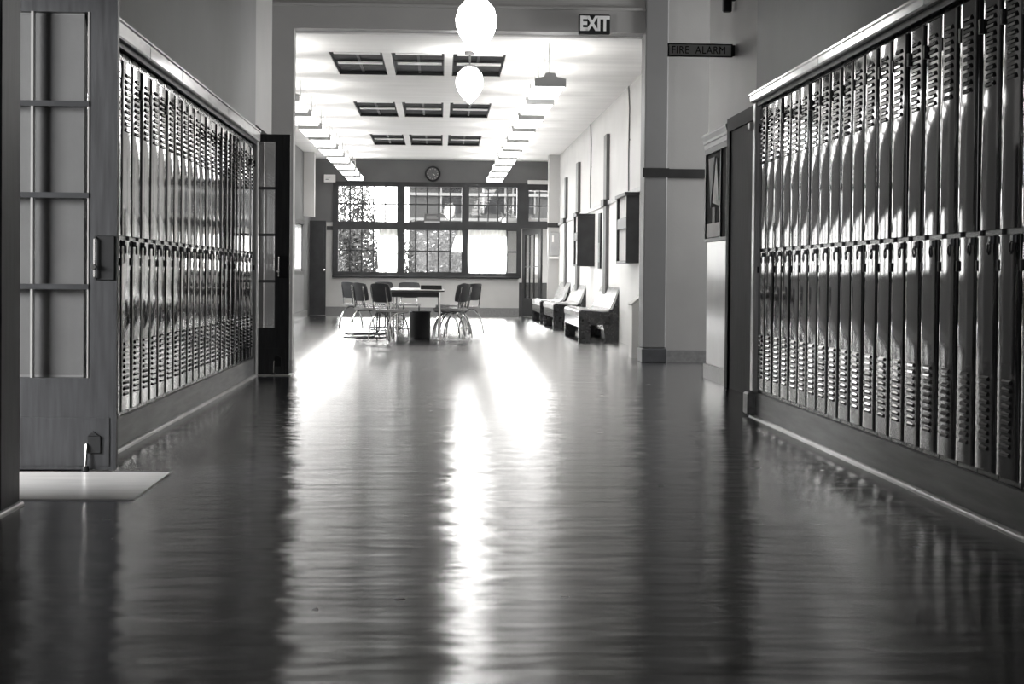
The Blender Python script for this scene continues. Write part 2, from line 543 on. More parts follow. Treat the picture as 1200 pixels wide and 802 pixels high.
struct('trim_7', MB().box(RL, RL + 0.03, YO + .3, 34.0, 1.92, 1.99).box(RL, RL + 0.03, YO + .3, 34.0, 0.90, 0.97), 'rail', 'dark rails on the left lounge wall')
struct('baseboard_left', MB().box(RL, RL + 0.025, YO + .3, 34.9, 0, 0.13), 'base')
struct('wall_left', MB().box(RL, RL + 0.012, YO + .3, 34.0, 0.13, 0.90), 'plaster_dark', 'grey dado of the left lounge wall')
# piers standing on the right lounge wall
for k, (a, b, zt) in enumerate([(23.95, 24.35, 3.02), (28.9, 29.35, 2.95), (31.8, 32.1, 2.85)]):
    struct('trim_%d' % (8 + k), MB().box(RR - 0.05, RR, a, b, 0, zt), 'signgrey', ['nearest', 'middle', 'farthest'][k] + ' grey batten on the right lounge wall')
    MBk = MB().box(RR - 0.09, RR - 0.03, a - 0.02, b + 0.02, 1.95, 2.05)
    struct('trim_%d' % (11 + k), MBk, 'rail')
# far wall
fwb = MB()
fwb.box(RL - .2, -2.37, YF, YF + 0.2, 0, RC)
fwb.box(-2.37, 1.76, YF, YF + 0.2, 0, 0.85)
struct('wall_far', fwb, 'plaster_far', 'grey far wall with the row of windows')
struct('wall_far', MB().box(-2.37, RR + .2, YF, YF + 0.2, 2.96, RC), 'frieze', 'dark frieze above the far windows')
struct('wall_far', MB().box(-2.85, -2.37, YF - .01, YF, 2.06, RC), 'frieze')
struct('baseboard_far', MB().box(RL, 1.76, YF - 0.03, YF, 0, 0.19), 'base')
struct('trim_14', MB().box(-2.5, -2.37, YF - 0.03, YF, 1.88, 1.97), 'rail')
# vestibule behind the exit door
struct('wall_vestibule', MB().box(1.5, 3.4, 37.8, 37.95, 0, 2.1).box(3.3, 3.4, YF + .2, 37.8, 0, 2.1).box(1.5, 3.4, YF + .2, 37.95, 2.1, 2.2).box(1.45, 1.5, YF + .2, 37.95, 0, 2.2), 'plaster_far', 'grey vestibule wall beyond the exit doorway')
struct('wall_vestibule', MB().box(1.5, 3.3, 37.76, 37.8, 0, 0.75), 'rail')

# ------------------------------------------------------------------ far windows
def sash(root, x0, x1, z0, z1, nc, nr, y, bar=0.028):
    dx, dz = (x1 - x0) / nc, (z1 - z0) / nr
    for c in range(1, nc):
        MB().box(x0 + c * dx - bar / 2, x0 + c * dx + bar / 2, y - 0.02, y + 0.02, z0, z1).build('muntin', 'winwood', root)
    for r in range(1, nr):
        MB().box(x0, x1, y - 0.023, y + 0.017, z0 + r * dz - bar / 2, z0 + r * dz + bar / 2).build('muntin', 'winwood', root)
    for c in range(nc):
        for r in range(nr):
            MB().box(x0 + c * dx + bar / 2, x0 + (c + 1) * dx - bar / 2, y + 0.004, y + 0.008, z0 + r * dz + bar / 2, z0 + (r + 1) * dz - bar / 2).build('pane', 'glass', root)


def frame(root, X0, X1, Z0, Z1, holes, y0, y1, name='window_frame'):
    """rails/stiles around holes that share the same column"""
    mb = MB()
    hs = sorted(holes, key=lambda h: h[2])
    x0, x1 = hs[0][0], hs[0][1]
    mb.box(X0, x0, y0, y1, Z0, Z1).box(x1, X1, y0, y1, Z0, Z1)
    z = Z0
    for h in hs:
        mb.box(x0, x1, y0, y1, z, h[2])
        z = h[3]
    mb.box(x0, x1, y0, y1, z, Z1)
    return mb.build(name, 'winwood', root)


cols = [(-2.37, -0.875, -2.25, -0.955), (-0.875, 0.555, -0.795, 0.475), (0.555, 1.80, 0.635, 1.70)]
wl = ['left lounge window with a half drawn white curtain', 'middle lounge window with shrubs outside', 'right lounge window behind a wide white curtain']
for i, (X0, X1, x0, x1) in enumerate(cols):
    wr = sroot('window_%d' % (i + 1), label=wl[i])
    frame(wr, X0, X1, 0.85, 2.96, [(x0, x1, 0.97, 1.90), (x0, x1, 2.08, 2.86)], YF - 0.05, YF + 0.2)
    sash(wr, x0, x1, 2.08, 2.86, 5, 2, YF + 0.06)
    sash(wr, x0, x1, 0.97, 1.90, 5, 2, YF + 0.06)
    MB().bbox(X0, min(X1, 1.76), YF - 0.12, YF - 0.05, 0.84, 0.89, 0.01).build('window_sill', 'winwood', wr)
# transom over the exit doorway
wr = sroot('window_4', label='small transom window over the exit doorway')
frame(wr, 1.80, RR, 1.96, 2.96, [(1.96, 2.44, 2.12, 2.80)], YF - 0.05, YF + 0.2)
sash(wr, 1.96, 2.44, 2.12, 2.80, 2, 2, YF + 0.06)

# exit door standing open
dr = sroot('door_3', (1.84, YF - 0.08, 0), math.atan2(-0.86, 0.36), 'dark glazed exit door standing open beside the far windows')
MB().box(0, 0.13, -0.022, 0.022, 0.02, 1.94).build('stile', 'winwood', dr)
MB().box(0.80, 0.93, -0.022, 0.022, 0.02, 1.94).build('stile', 'winwood', dr)
MB().box(0.13, 0.80, -0.022, 0.022, 0.02, 0.42).build('rail', 'winwood', dr)
MB().box(0.13, 0.80, -0.022, 0.022, 1.82, 1.94).build('rail', 'winwood', dr)
for k in range(2):
    for c in range(3):
        MB().box(0.13 + c * .2233, 0.13 + (c + 1) * .2233 - .02, -0.003, 0.003, 0.42 + k * .7, 1.12 + k * .7 - .02).build('pane', 'glass', dr)
for c in range(1, 3):
    MB().box(0.11 + c * .2233, 0.13 + c * .2233, -0.015, 0.015, 0.42, 1.82).build('muntin', 'winwood', dr)
MB().box(0.13, 0.80, -0.015, 0.015, 1.10, 1.12).build('muntin', 'winwood', dr)
MB().box(0.05, 0.33, 0.022, 0.09, 1.80, 1.92).build('door_closer', 'black', dr)
MB().tube([(0.83, 0.022, 1.0), (0.83, 0.07, 1.0), (0.83, 0.07, 1.14), (0.83, 0.022, 1.14)], 0.01).build('door_handle', 'brass', dr)
# dark door in the left far corner
dl = sroot('door_4', (0, 0, 0), 0, 'narrow dark door at the left end of the far wall')
MB().box(-2.83, -2.48, YF - 0.55, YF - 0.49, 0.02, 2.07).build('door_leaf', 'winwood', dl)
MB().box(-2.78, -2.53, YF - 0.565, YF - 0.55, 0.2, 0.9).build('panel', 'winwood', dl)
MB().box(-2.78, -2.53, YF - 0.565, YF - 0.55, 1.1, 1.95).build('panel', 'winwood', dl)
MB().lathe([(0.012, 0), (0.012, .03), (0.028, .04), (0.02, .06)], (-2.52, YF - 0.55, 1.0), 12, 'y').build('door_handle', 'brass', dl, True)

# ------------------------------------------------------------------ skylights
for k, (a, b) in enumerate(SKR):
    r = sroot('window_%d' % (5 + k), label=['nearest', 'middle', 'farthest'][k] + ' row of three dark skylights in the lounge ceiling')
    L = (SX1 - SX0 - 0.2) / 3
    for i in range(3):
        x0 = SX0 + i * (L + 0.1)
        for c in range(2):
            for d in range(2):
                xa, xb = x0 + c * L / 2, x0 + (c + 1) * L / 2
                ya, yb = a + d * (b - a) / 2, a + (d + 1) * (b - a) / 2
                MB().box(xa + .006, xb - .006, ya + .02, yb - .02, RC + 0.05, RC + 0.06).build('pane', 'skyglass', r)
        MB().box(x0, x0 + L, a, b, RC + 0.3, RC + 0.32).build('backing', 'black', r)
        MB().box(x0 + L / 2 - .015, x0 + L / 2 + .015, a + 0.04, b - .03, RC + 0.035, RC + 0.05).build('muntin', 'black', r)
        MB().box(x0 + .05, x0 + L - .03, (a + b) / 2 - .06, (a + b) / 2 + .06, RC + 0.012, RC + 0.028).build('crossbar', 'signwhite', r)
        MB().box(x0 + .05, x0 + L - .03, a + .14, a + .26, RC + 0.012, RC + 0.028).build('crossbar', 'signwhite', r)
        if i < 2:
            MB().box(x0 + L, x0 + L + 0.1, a, b, RC + 0.0, RC + 0.3).build('mullion', 'ceiling', r)
        for sx in (x0, x0 + L):
            MB().box(sx - (.012 if sx > x0 else 0), sx + (.012 if sx == x0 else 0), a, b, RC + 0.02, RC + 0.3).build('reveal', 'black', r)
    MB().box(SX0, SX1, b - .012, b - .001, RC + 0.01, RC + 0.3).build('reveal', 'black', r)
    MB().box(SX0, SX1, a + .001, a + .012, RC + 0.01, RC + 0.3).build('reveal', 'black', r)

# ------------------------------------------------------------------ lockers
def door_mesh(wd, z0, z1, bow=0.0012, th=0.016):
    prof = []
    e = 0.007
    n = 8
    for k in range(4):                       # rolled left edge
        a = pi / 2 * k / 3
        prof.append((-wd / 2 + e - e * cos(a), -(th - e) - e * sin(a)))
    for k in range(1, n):
        t = k / n
        x = -wd / 2 + e + (wd - 2 * e) * t
        prof.append((x, -th - bow * (1 - (2 * t - 1) ** 2)))
    for k in range(4):
        a = pi / 2 * (1 - k / 3)
        prof.append((wd / 2 - e + e * cos(a), -(th - e) - e * sin(a)))
    prof = [(-wd / 2, 0)] + prof + [(wd / 2, 0)]
    return MB().prism(prof, 2, z0, z1)


def louvers(xc, wl_, z0, z1, n, out=0.0055, off=-0.0195):
    mb = MB()
    p = (z1 - z0) / n
    for k in range(n):
        zb = z0 + k * p + p * 0.15
        zt = zb + p * 0.72
        h = wl_ / 2
        # hood: top lip on the face, bulging out to an open lower edge
        vs = [(xc - h, off + .004, zt), (xc + h, off + .004, zt), (xc - h, off + .004, zb), (xc + h, off + .004, zb),
              (xc - h * .86, off - out, zb + p * .12), (xc + h * .86, off - out, zb + p * .12), (xc - h * .86, off - out * .75, zb + p * .42), (xc + h * .86, off - out * .75, zb + p * .42)]
        mb.add(vs, [(0, 6, 7, 1), (6, 4, 5, 7), (4, 2, 3, 5), (0, 2, 4, 6), (1, 7, 5, 3)])
    return mb


def make_locker(wd, label, group, hinge):
    t = thing('locker', label, 'locker', group=group)
    h = wd / 2
    fr = MB()
    fr.box(-h, h, 0.004, 0.40, 0.165, 2.03)
    fr.box(-h, -h + 0.008, -0.006, 0.004, 0.165, 2.03).box(h - 0.008, h, -0.006, 0.004, 0.165, 2.03)
    fr.box(-h + .008, h - .008, -0.004, 0.004, 1.985, 2.03).box(-h + .008, h - .008, -0.004, 0.004, 0.165, 0.185)
    fr.build('body', 'steelframe', t)
    MB().box(-h * .55, h * .55, -0.007, -0.004, 2.0, 2.018).build('number_plate', 'black', t)
    dw = wd - 0.022
    ud = door_mesh(dw, 1.088, 1.975).build('upper_door', 'steel', t, True, 50)
    lv = louvers(0, wd * 0.40, 1.615, 1.925, 10).build('louvers', 'steel', ud, True, 30)
    lv['kind'] = 'stuff'
    ld = door_mesh(dw, 0.192, 1.066).build('lower_door', 'steel', t, True, 50)
    lv = louvers(0, wd * 0.40, 0.262, 0.550, 10).build('louvers', 'steel', ld, True, 30)
    lv['kind'] = 'stuff'
    MB().box(hinge * (h - .03), hinge * (h - .004), -0.024, -0.006, 1.83, 1.885).build('hinge', 'black', t)
    MB().box(hinge * (h - .022), hinge * (h - .004), -0.022, -0.006, 0.935, 0.975).build('hinge', 'black', t)
    # pull handle with a hasp ring under the top edge of the lower door
    x = -hinge * (h - .05)
    MB().box(x - .014, x + .014, -0.03, -0.016, 1.035, 1.062).tube(
        [(x + .016 * cos(a), -0.03, 1.018 + .022 * sin(a)) for a in [2 * pi * k / 10 for k in range(10)]], 0.004, 6, True).build('pull', 'darktube', ld, True)
    return t


ORD = ['first', 'second', 'third', 'fourth', 'fifth', 'sixth', 'seventh', 'eighth', 'ninth', 'tenth', 'eleventh', 'twelfth', 'thirteenth',
       'fourteenth', 'fifteenth', 'sixteenth', 'seventeenth', 'eighteenth', 'nineteenth', 'twentieth', 'twenty-first', 'twenty-second',
       'twenty-third', 'twenty-fourth', 'twenty-fifth', 'twenty-sixth', 'twenty-seventh', 'twenty-eighth']
rnd = random.Random(3)


def jitter(root):
    for ch in root.children:
        if ch.name.startswith(('upper_door', 'lower_door')):
            ch.rotation_euler = (rnd.uniform(-.004, .004), 0, rnd.uniform(-.006, .006))


PL = 0.268
NL = 25
proto = None
for k in range(NL):
    lab = '%s dark steel locker from the far end post of the left bank' % ORD[k]
    if proto is None:
        o = proto = make_locker(PL, lab, 'lockers in the left bank', 1)
    else:
        o = dup(proto, None, lab)
    o.location = (XL - 0.02, 14.2 - PL * (k + .5), 0)
    o.rotation_euler = (0, 0, pi / 2)
    jitter(o)
PR = 0.235
NR = 26
proto = None
for k in range(NR):
    lab = '%s dark steel locker from the varnished post of the right bank' % ORD[k]
    if proto is None:
        o = proto = make_locker(PR, lab, 'lockers in the right bank', -1)
    else:
        o = dup(proto, None, lab)
    o.location = (XR + 0.02, 10.3 - PR * (k + .5), 0)
    o.rotation_euler = (0, 0, -pi / 2)
    jitter(o)

# plinths, floor mouldings, cap mouldings, posts
bl = struct('baseboard_left', MB().box(XL - .38, XL, 7.5, 14.2, 0, 0.165), 'plinth', 'wooden plinth under the left lockers')
br = struct('baseboard_right', MB().box(XR, XR + .40, 4.16, 10.4, 0, 0.165), 'plinth', 'wooden plinth under the right lockers')
q = [(0, 0), (0.022, 0), (0.020, 0.009), (0.013, 0.018), (0, 0.022)]
MB().prism([(XL + a, b) for a, b in q], 1, 7.5, 14.25).build('floor_moulding', 'quarter', bl, True)
MB().prism([(XR - a, b) for a, b in q], 1, 4.16, 10.42).build('floor_moulding', 'quarter', br, True)
MB().prism([(XL + a, b) for a, b in q], 1, -5, 6.3).build('floor_moulding', 'quarter', bl, True)


def capmould(name, x, s, ya, yb, z0, z1, seg, label):
    r = sroot(name, label=label)
    prof = [(0, z0), (0.034, z0), (0.042, z0 + .008), (0.042, z1 - .016), (0.050, z1 - .010), (0.050, z1), (0, z1)]
    y = yb
    while y > ya + .02:
        y2 = max(y - seg, ya)
        MB().prism([(x + s * a, b) for a, b in prof], 1, y2 + .006, y - .006).build('cap_board', 'cap', r, True, 25)
        y = y2
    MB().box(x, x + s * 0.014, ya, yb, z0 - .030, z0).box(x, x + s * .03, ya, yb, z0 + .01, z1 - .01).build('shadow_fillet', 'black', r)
    return r


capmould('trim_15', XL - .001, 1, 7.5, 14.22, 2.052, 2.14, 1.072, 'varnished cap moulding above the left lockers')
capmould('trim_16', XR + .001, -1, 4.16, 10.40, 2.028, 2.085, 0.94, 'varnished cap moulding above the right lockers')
pr = struct('trim_17', MB().bbox(XR - .022, XR + .04, 10.30, 10.40, 0.165, 2.03, 0.012), 'post', 'varnished end post of the right lockers')
MB().bbox(XR - .04, XR + .04, 10.40, 10.47, 1.86, 1.91, .006).build('bracket', 'post', pr)
MB().bbox(XR - .05, XR + .04, 10.32, 10.48, 0.02, 0.165, .012).build('plinth_block', 'plinth', pr)
struct('trim_18', MB().bbox(XL - .04, XL + .025, 14.205, 14.29, 0.0, 2.06, 0.012), 'post', 'narrow end post of the left lockers')
np_ = struct('trim_19', MB().bbox(XL - .3, XL + .006, 6.0, 6.3, 0.0, 3.0, 0.02), 'wood', 'glossy post at the left edge of the view')

# ------------------------------------------------------------------ glazed doors folded back along the left side
def glazed_door(name, label, free_x, y, width, handle_label):
    """leaf facing -y; its free edge at x = free_x, running to smaller x"""
    r = sroot(name, (free_x, y, 0), 0, label)
    ST = 0.125
    zb, zt, H = 0.425, 2.065, 2.13
    n = 4
    MB().box(-ST, 0, -.022, .022, 0.012, H).build('stile', 'wood', r)
    MB().box(-width, -width + ST, -.022, .022, 0.012, H).build('stile', 'wood', r)
    MB().box(-width + ST, -ST, -.022, .022, zt, H).build('rail', 'wood', r)
    MB().box(-width + ST, -ST, -.022, .022, 0.012, zb).build('rail', 'wood', r)
    MB().box(-width + .03, -.03, -.026, -.022, 0.03, 0.245).build('kick_plate', 'wood', r)
    x0, x1 = -width + ST, -ST
    nc = 3
    dx, dz = (x1 - x0) / nc, (zt - zb) / n
    for c in range(1, nc):
        xx = x0 + c * dx
        MB().box(xx - .008, xx + .003, -.026, .016, zb, zt).build('muntin', 'bead', r)
    MB().box(x1 - .006, x1, -.026, -.004, zb, zt).build('bead', 'bead', r)
    for k in range(1, n):
        zz = zb + k * dz
        MB().box(x0, x1, -.028, .016, zz - .012, zz + .012).build('muntin', 'muntin', r)
    for c in range(nc):
        for k in range(n):
            MB().box(x0 + c * dx + .006, x0 + (c + 1) * dx - .012, -.003, .003, zb + k * dz + .012, zb + (k + 1) * dz - .012).build('pane', 'doorglass', r)
    hp = MB().bbox(-.090, -.008, -.030, -.022, 0.865, 1.065, .003).build('handle_plate', 'black', r)
    MB().tube([(-.094, -.024, 0.87), (-.094, -.045, 0.88), (-.094, -.045, 1.05), (-.094, -.024, 1.06)], .006, 8).lathe(
        [(.010, 0), (.014, .01), (.010, .022)], (-.096, -.04, 0.925), 10, 'y').build('pull_handle', 'brass', hp, True)
    hs = MB().bbox(-.125, -.065, -.035, -.022, 0.085, 0.165, .003).prism([(-.125, .165), (-.10, .185), (-.075, .165)], 1, -.035, -.022).build('hold_open_bracket', 'black', r)
    MB().tube([(-.128, -.035, 0.13), (-.128, -.043, 0.118), (-.131, -.046, 0.03)], .0065, 8).build('arm', 'brass', hs, True)
    MB().lathe([(.014, 0.004), (.017, .014), (.013, .03)], (-.131, -.046, 0), 10).build('rubber_tip', 'black', hs, True)
    return r


glazed_door('door_1', 'near glazed dark wooden door folded back before the left lockers', -1.45, 7.38, 1.0, '')
glazed_door('door_2', 'smaller glazed dark door beyond the end of the left lockers', -1.325, 14.40, 0.92, '')

# dark door on the right wall behind the lockers
d5 = sroot('door_5', label='dark wooden door between the right lockers and the notice case')
MB().box(XW - .035, XW, 11.2, 13.32, 0.0, 2.21).build('door_leaf', 'darkwood', d5)
MB().box(XW - .05, XW - .035, 13.2, 13.32, 0.0, 2.21).build('casing', 'darkwood', d5)
MB().box(XW - .05, XW - .035, 11.2, 13.2, 2.1, 2.21).build('casing', 'darkwood', d5)

# ------------------------------------------------------------------ notice case
nc = thing('notice_case', 'dark wall notice case with cornice and pinned papers above the pale wall', 'notice case', (XW, 14.0, 1.22))
MB().box(-.012, 0, -.56, .55, 0, 0.83).build('backboard', 'corkdark', nc)
MB().box(-.03, 0, .50, .55, 0, 0.83).box(-.03, 0, -.62, -.56, 0, 0.83).box(-.03, 0, -.56, .50, 0.78, 0.83).box(-.03, 0, -.56, .50, 0, 0.03).box(-.028, 0, -.27, -.23, .03, .78).build('case_frame', 'wood', nc)
MB().prism([(0, .83), (-.034, .83), (-.034, .87), (-.042, .88), (-.042, .90), (-.055, .94), (-.055, .96), (0, .96)], 1, -.64, .57).build('cornice', 'plinth', nc)
MB().box(-.034, -.03, -.60, -.585, 0.02, .80).build('bead', 'bead', nc)
def sheet(nm, pts, matn, dx):
    MB().prism(pts, 0, dx - .004, dx).build(nm, matn, nc)
sheet('pennant', [(.42, .74), (.10, .74), (.30, .30)], 'greypaper', -.014)
sheet('pennant', [(-.18, .30), (-.02, .72), (.16, .34)], 'paper', -.02)
sheet('paper', [(.05, .30), (.20, .30), (.20, .12), (.05, .12)], 'greypaper', -.014)
sheet('paper', [(-.22, .04), (.48, .04), (.48, .16), (-.22, .16)], 'paper', -.016)
sheet('paper', [(-.50, .35), (-.34, .35), (-.34, .6), (-.50, .6)], 'corkdark', -.016)

# ------------------------------------------------------------------ signs
ex = thing('exit_sign', 'dark exit sign with white letters hanging from the header', 'sign', (1.59, 16.93, 3.53))
MB().bbox(-.165, .165, -.035, .035, -.10, .105, .008).build('sign_box', 'black', ex)
link('lettering', text_mesh('EXIT', 0.205, 0.006, 0.008, 0.92, 0.78), ex).location = (0, -.037, .003)
ex.children[1].data.materials.append(M['exitlit'])
MB().box(-.02, .02, .03, .12, .02, .08).build('bracket', 'black', ex)

fs = thing('fire_alarm_sign', 'long grey fire alarm sign projecting from the right wall', 'sign', (2.125, 13.3, 2.772))
MB().box(-.262, .262, -.008, .008, -.048, .048).build('sign_board', 'signboard', fs)
MB().box(-.268, .268, -.012, .012, .044, .054).box(-.268, .268, -.012, .012, -.054, -.044).box(-.268, -.256, -.012, .012, -.044, .044).box(.256, .285, -.012, .012, -.044, .044).build('sign_frame', 'signink', fs)
for body, xx in (('FIRE', -.165), ('ALARM', .085)):
    o = link('lettering', text_mesh(body, 0.088, 0.003, 0.0, 1.1, 0.84), fs)
    o.location = (xx, -.010, -.002)
    o.data.materials.append(M['signink'])

bell = thing('alarm_bell', 'small dark bell unit high on the right wall above the sign', 'alarm bell', (2.345, 13.3, 3.16))
MB().lathe([(.034, -.07), (.04, -.06), (.04, .05), (.03, .07)], n=16).build('bell_body', 'black', bell, True)
MB().box(.0, .065, -.02, .02, .02, .06).build('bracket', 'black', bell)

ws = thing('white_notice', 'small white sign above the left corner of the far windows', 'sign', (-2.44, YF - .06, 3.02))
MB().box(-.125, .125, -.01, .01, -.085, .085).build('board', 'signwhite', ws)
MB().box(-.09, .02, -.013, -.01, .02, .035).box(-.09, -.03, -.013, -.01, -.03, -.015).build('printing', 'signgrey', ws)
MB().box(-.02, .02, .01, .06, -.02, .02).build('bracket', 'black', ws)
gs = thing('grey_notice', 'small grey sign hung in front of the middle window', 'sign', (-.177, YF - .09, 2.155))
MB().box(-.18, .18, -.01, .01, -.10, .10).build('board', 'signgrey', gs)
MB().box(-.17, .17, -.014, -.01, -.095, -.055).box(-.13, .13, -.014, -.01, .0, .015).box(-.13, .1, -.014, -.01, .035, .05).build('printing', 'palerail', gs)
MB().box(-.15, -.13, -.005, .05, .07, .09).box(.13, .15, -.005, .05, .07, .09).build('bracket', 'black', gs)
ps = thing('pale_door_sign', 'long pale sign above the transom of the exit doorway', 'sign', (2.18, YF - .09, 2.985))
MB().bbox(-.255, .27, -.03, .03, -.045, .045, .008).build('sign_box', 'signpale', ps)
MB().box(-.2, .2, .03, .06, -.02, .02).build('bracket', 'black', ps)

ck = thing('wall_clock', 'round dark-rimmed wall clock above the middle far window', 'clock', (-.175, YF, 3.15))
MB().lathe([(.165, 0), (.172, .03), (.165, .05), (.14, .052), (.135, .03), (.02, .028)], n=32, axis='y').build('rim', 'black', ck, True)
MB().lathe([(.134, .029), (.134, .031)], n=32, axis='y').build('dial', 'signgrey', ck)
for a in range(12):
    x, z = .112 * sin(a * pi / 6), .112 * cos(a * pi / 6)
    MB().box(x - .006, x + .006, -.034, -.031, z - .012, z + .012).build('hour_mark', 'signpale', ck)
MB().tube([(0, -.036, 0), (.012, -.036, .10)], .005, 6).build('minute_hand', 'signink', ck)
MB().tube([(0, -.038, 0), (.05, -.038, -.035)], .007, 6).build('hour_hand', 'signwhite', ck)

# ------------------------------------------------------------------ lamps
def globe(label, x, y, ztop, zc, r, cat='globe lamp'):
    t = thing('globe_lamp', label, cat, (x, y, zc), group='globe lamps along the hall')
    prof = [(.06, r * 1.15), (r * .55, r * 1.05), (r * .86, r * .72), (r, r * .2), (r * .98, -r * .15), (r * .84, -r * .55), (r * .6, -r * .92), (r * .34, -r * 1.22), (r * .1, -r * 1.42), (.006, -r * 1.48)]
    MB().lathe(prof, n=32).build('globe', 'opal', t, True, 60)
    MB().lathe([(.05, r * 1.1), (.06, r * 1.15), (.06, r * 1.32), (.03, r * 1.38)], n=20).build('fitter', 'signgrey', t, True)
    if ztop - zc > r * 1.5:
        MB().tube([(0, 0, r * 1.35), (0, 0, ztop - zc)], .01, 8).build('stem', 'signgrey', t)
        MB().lathe([(.06, ztop - zc - .03), (.05, ztop - zc - .04)][::-1] + [(.06, ztop - zc)], n=16).build('canopy', 'signgrey', t)
    return t


globe('bright onion-shaped globe lamp hanging before the lounge header', 0.307, 14.5, HC, 3.155, 0.183)
globe('second globe lamp hung under the lounge ceiling by the skylights', 0.322, 18.5, RC, 3.09, 0.156)


def fluor(label, x, y, group):
    t = thing('fluorescent_light', label, 'ceiling light', (x, y, 2.95), group=group)
    L, W = 1.27, .34
    MB().box(-W / 2 + .015, W / 2 - .015, .02, L - .02, 0, .085).build('diffuser', 'diffuser', t)
    MB().box(-.06, .06, .02, L - .02, .085, .12).build('spine', 'housing', t)
    for a, b in ((0, .02), (L - .02, L)):
        MB().prism([(-W / 2, 0), (W / 2, 0), (W / 2, .085), (.07, .105), (.05, .15), (-.05, .15), (-.07, .105), (-W / 2, .085)], 1, a, b).build('end_plate', 'housing', t)
    for yy in (.25, L - .25):
        MB().tube([(0, yy, .11), (0, yy, RC - 2.95)], .008, 6).build('rod', 'signpale', t)
    return t


for row, (x, nm) in enumerate(((1.175, 'right'), (-1.845, 'left'))):
    for k in range(10):
        yy = 17.5 + 1.85 * k
        lab = '%s fluorescent light from the hall in the %s hand row' % (ORD[k], nm)
        if k == 0:
            p0 = o = fluor(lab, x, yy, 'fluorescent lights in the %s row' % nm)
        else:
            o = dup(p0, None, lab)
            o.location = (x, yy, 2.95)

# ------------------------------------------------------------------ curtains
def curtain(label, x0, x1, z0, z1, amp=0.02, lean=0.0, top0=None):
    mb = MB()
    nx, nz = 48, 10
    vs, fs = [], []
    for j in range(nz + 1):
        t = j / nz
        z = z0 + (z1 - z0) * t
        for i in range(nx + 1):
            s = i / nx
            a0 = x0 + (lean * t if top0 is None else (top0 - x0) * t)
            bulge = 0.02 * sin(pi * t) * (1 if s > .5 else -1) * (abs(2 * s - 1) ** 3)
            x = a0 + (x1 - a0) * s + bulge
            vs.append((x, YF - 0.085 + amp * sin(s * (x1 - x0) * 55 + 1.3 * sin(t * 2)), z))
    for j in range(nz):
        for i in range(nx):
            a = j * (nx + 1) + i
            fs.append((a, a + 1, a + nx + 2, a + nx + 1))
    r = thing('curtain', label, 'curtain', group='white curtains at the far windows')
    c = mb.add(vs, fs).build('cloth', 'curtain', r, True, 80)
    MB().tube([(min(x0, x0 + lean) - .05, YF - .085, z1 + .012), (x1 + .05, YF - .085, z1 + .012)], .008, 8).build('rod', 'winwood', r)
    return r


curtain('narrow white curtain over the right half of the left window', -1.35, -0.95, 0.965, 1.915)
curtain('white curtain scrap tucked up at the middle window', 0.26, 0.48, 1.42, 1.90, amp=.012, top0=0.40)
curtain('wide white curtain filling most of the right window', 0.625, 1.46, 0.955, 1.915)

# ------------------------------------------------------------------ lounge table and chairs
def make_table(label, loc):
    t = thing('table', label, 'table', loc, group='two long tables end to end')
    MB().bbox(-.40, .40, -.9, .9, .672, .70, .006).build('tabletop', 'top', t)
    MB().box(-.404, .404, -.905, -.9, .676, .695).box(-.404, .404, .9, .905, .676, .695).box(-.405, -.4, -.9, .9, .676, .695).box(.4, .405, -.9, .9, .676, .695).build('edge_band', 'edge', t)
    MB().box(-.34, .34, -.82, .82, .60, .672).build('apron', 'edge', t)
    for sx in (-1, 1):
        for sy in (-1, 1):
            lg = MB().tube([(sx * .34, sy * .82, .02), (sx * .335, sy * .815, .67)], .018, 10).build('leg', 'chrome', t, True)
            MB().lathe([(.026, 0), (.028, .012), (.02, .03)], (sx * .34, sy * .82, 0), 12).build('foot', 'brass', lg, True)
    return t


t1 = make_table('nearer long lounge table with a dark book on it', (-.34, 23.08, 0))
t2 = dup(t1, None, 'farther long lounge table behind the first one')
t2.location = (-.34, 24.92, 0)
bk = thing('book', 'thick dark book lying on the nearer lounge table', 'book', (-.12, 23.1, .70))
MB().bbox(-.15, .15, -.11, .11, 0, .012, .003).bbox(-.15, .15, -.11, .11, .048, .06, .003).bbox(-.15, .15, -.11, -.10, 0, .06, .002).build('cover', 'black', bk)
MB().box(-.145, .145, -.10, .105, .012, .048).build('pages', 'greypaper', bk)
wb = thing('waste_bin', 'dark waste bin standing under the nearer lounge table', 'bin', (-.28, 23.6, 0))
MB().prism([(.15 * cos(a), .15 * sin(a)) for a in [2 * pi * k / 20 for k in range(20)]], 2, 0, .37).build('bin_body', 'black', wb, True)
MB().tube([(.152 * cos(a), .152 * sin(a), .37) for a in [2 * pi * k / 20 for k in range(20)]], .008, 6, True).build('rim', 'darktube', wb, True)


def arc(c, r0, r1, a0, a1, n, f):
    return [f(c[0] + r0 * cos(a0 + (a1 - a0) * k / n), c[1] + r1 * sin(a0 + (a1 - a0) * k / n)) for k in range(n + 1)]


def seat_slab(w, d, z, th):
    pts = []
    r = .06
    for cx, cy, a in ((d / 2 - r, w / 2 - r, 0), (-d / 2 + r, w / 2 - r, pi / 2), (-d / 2 + r, -w / 2 + r, pi), (d / 2 - r, -w / 2 + r, 1.5 * pi)):
        for k in range(5):
            pts.append((cx + r * cos(a + pi / 2 * k / 4), cy + r * sin(a + pi / 2 * k / 4)))
    return MB().prism(pts, 2, z, z + th)


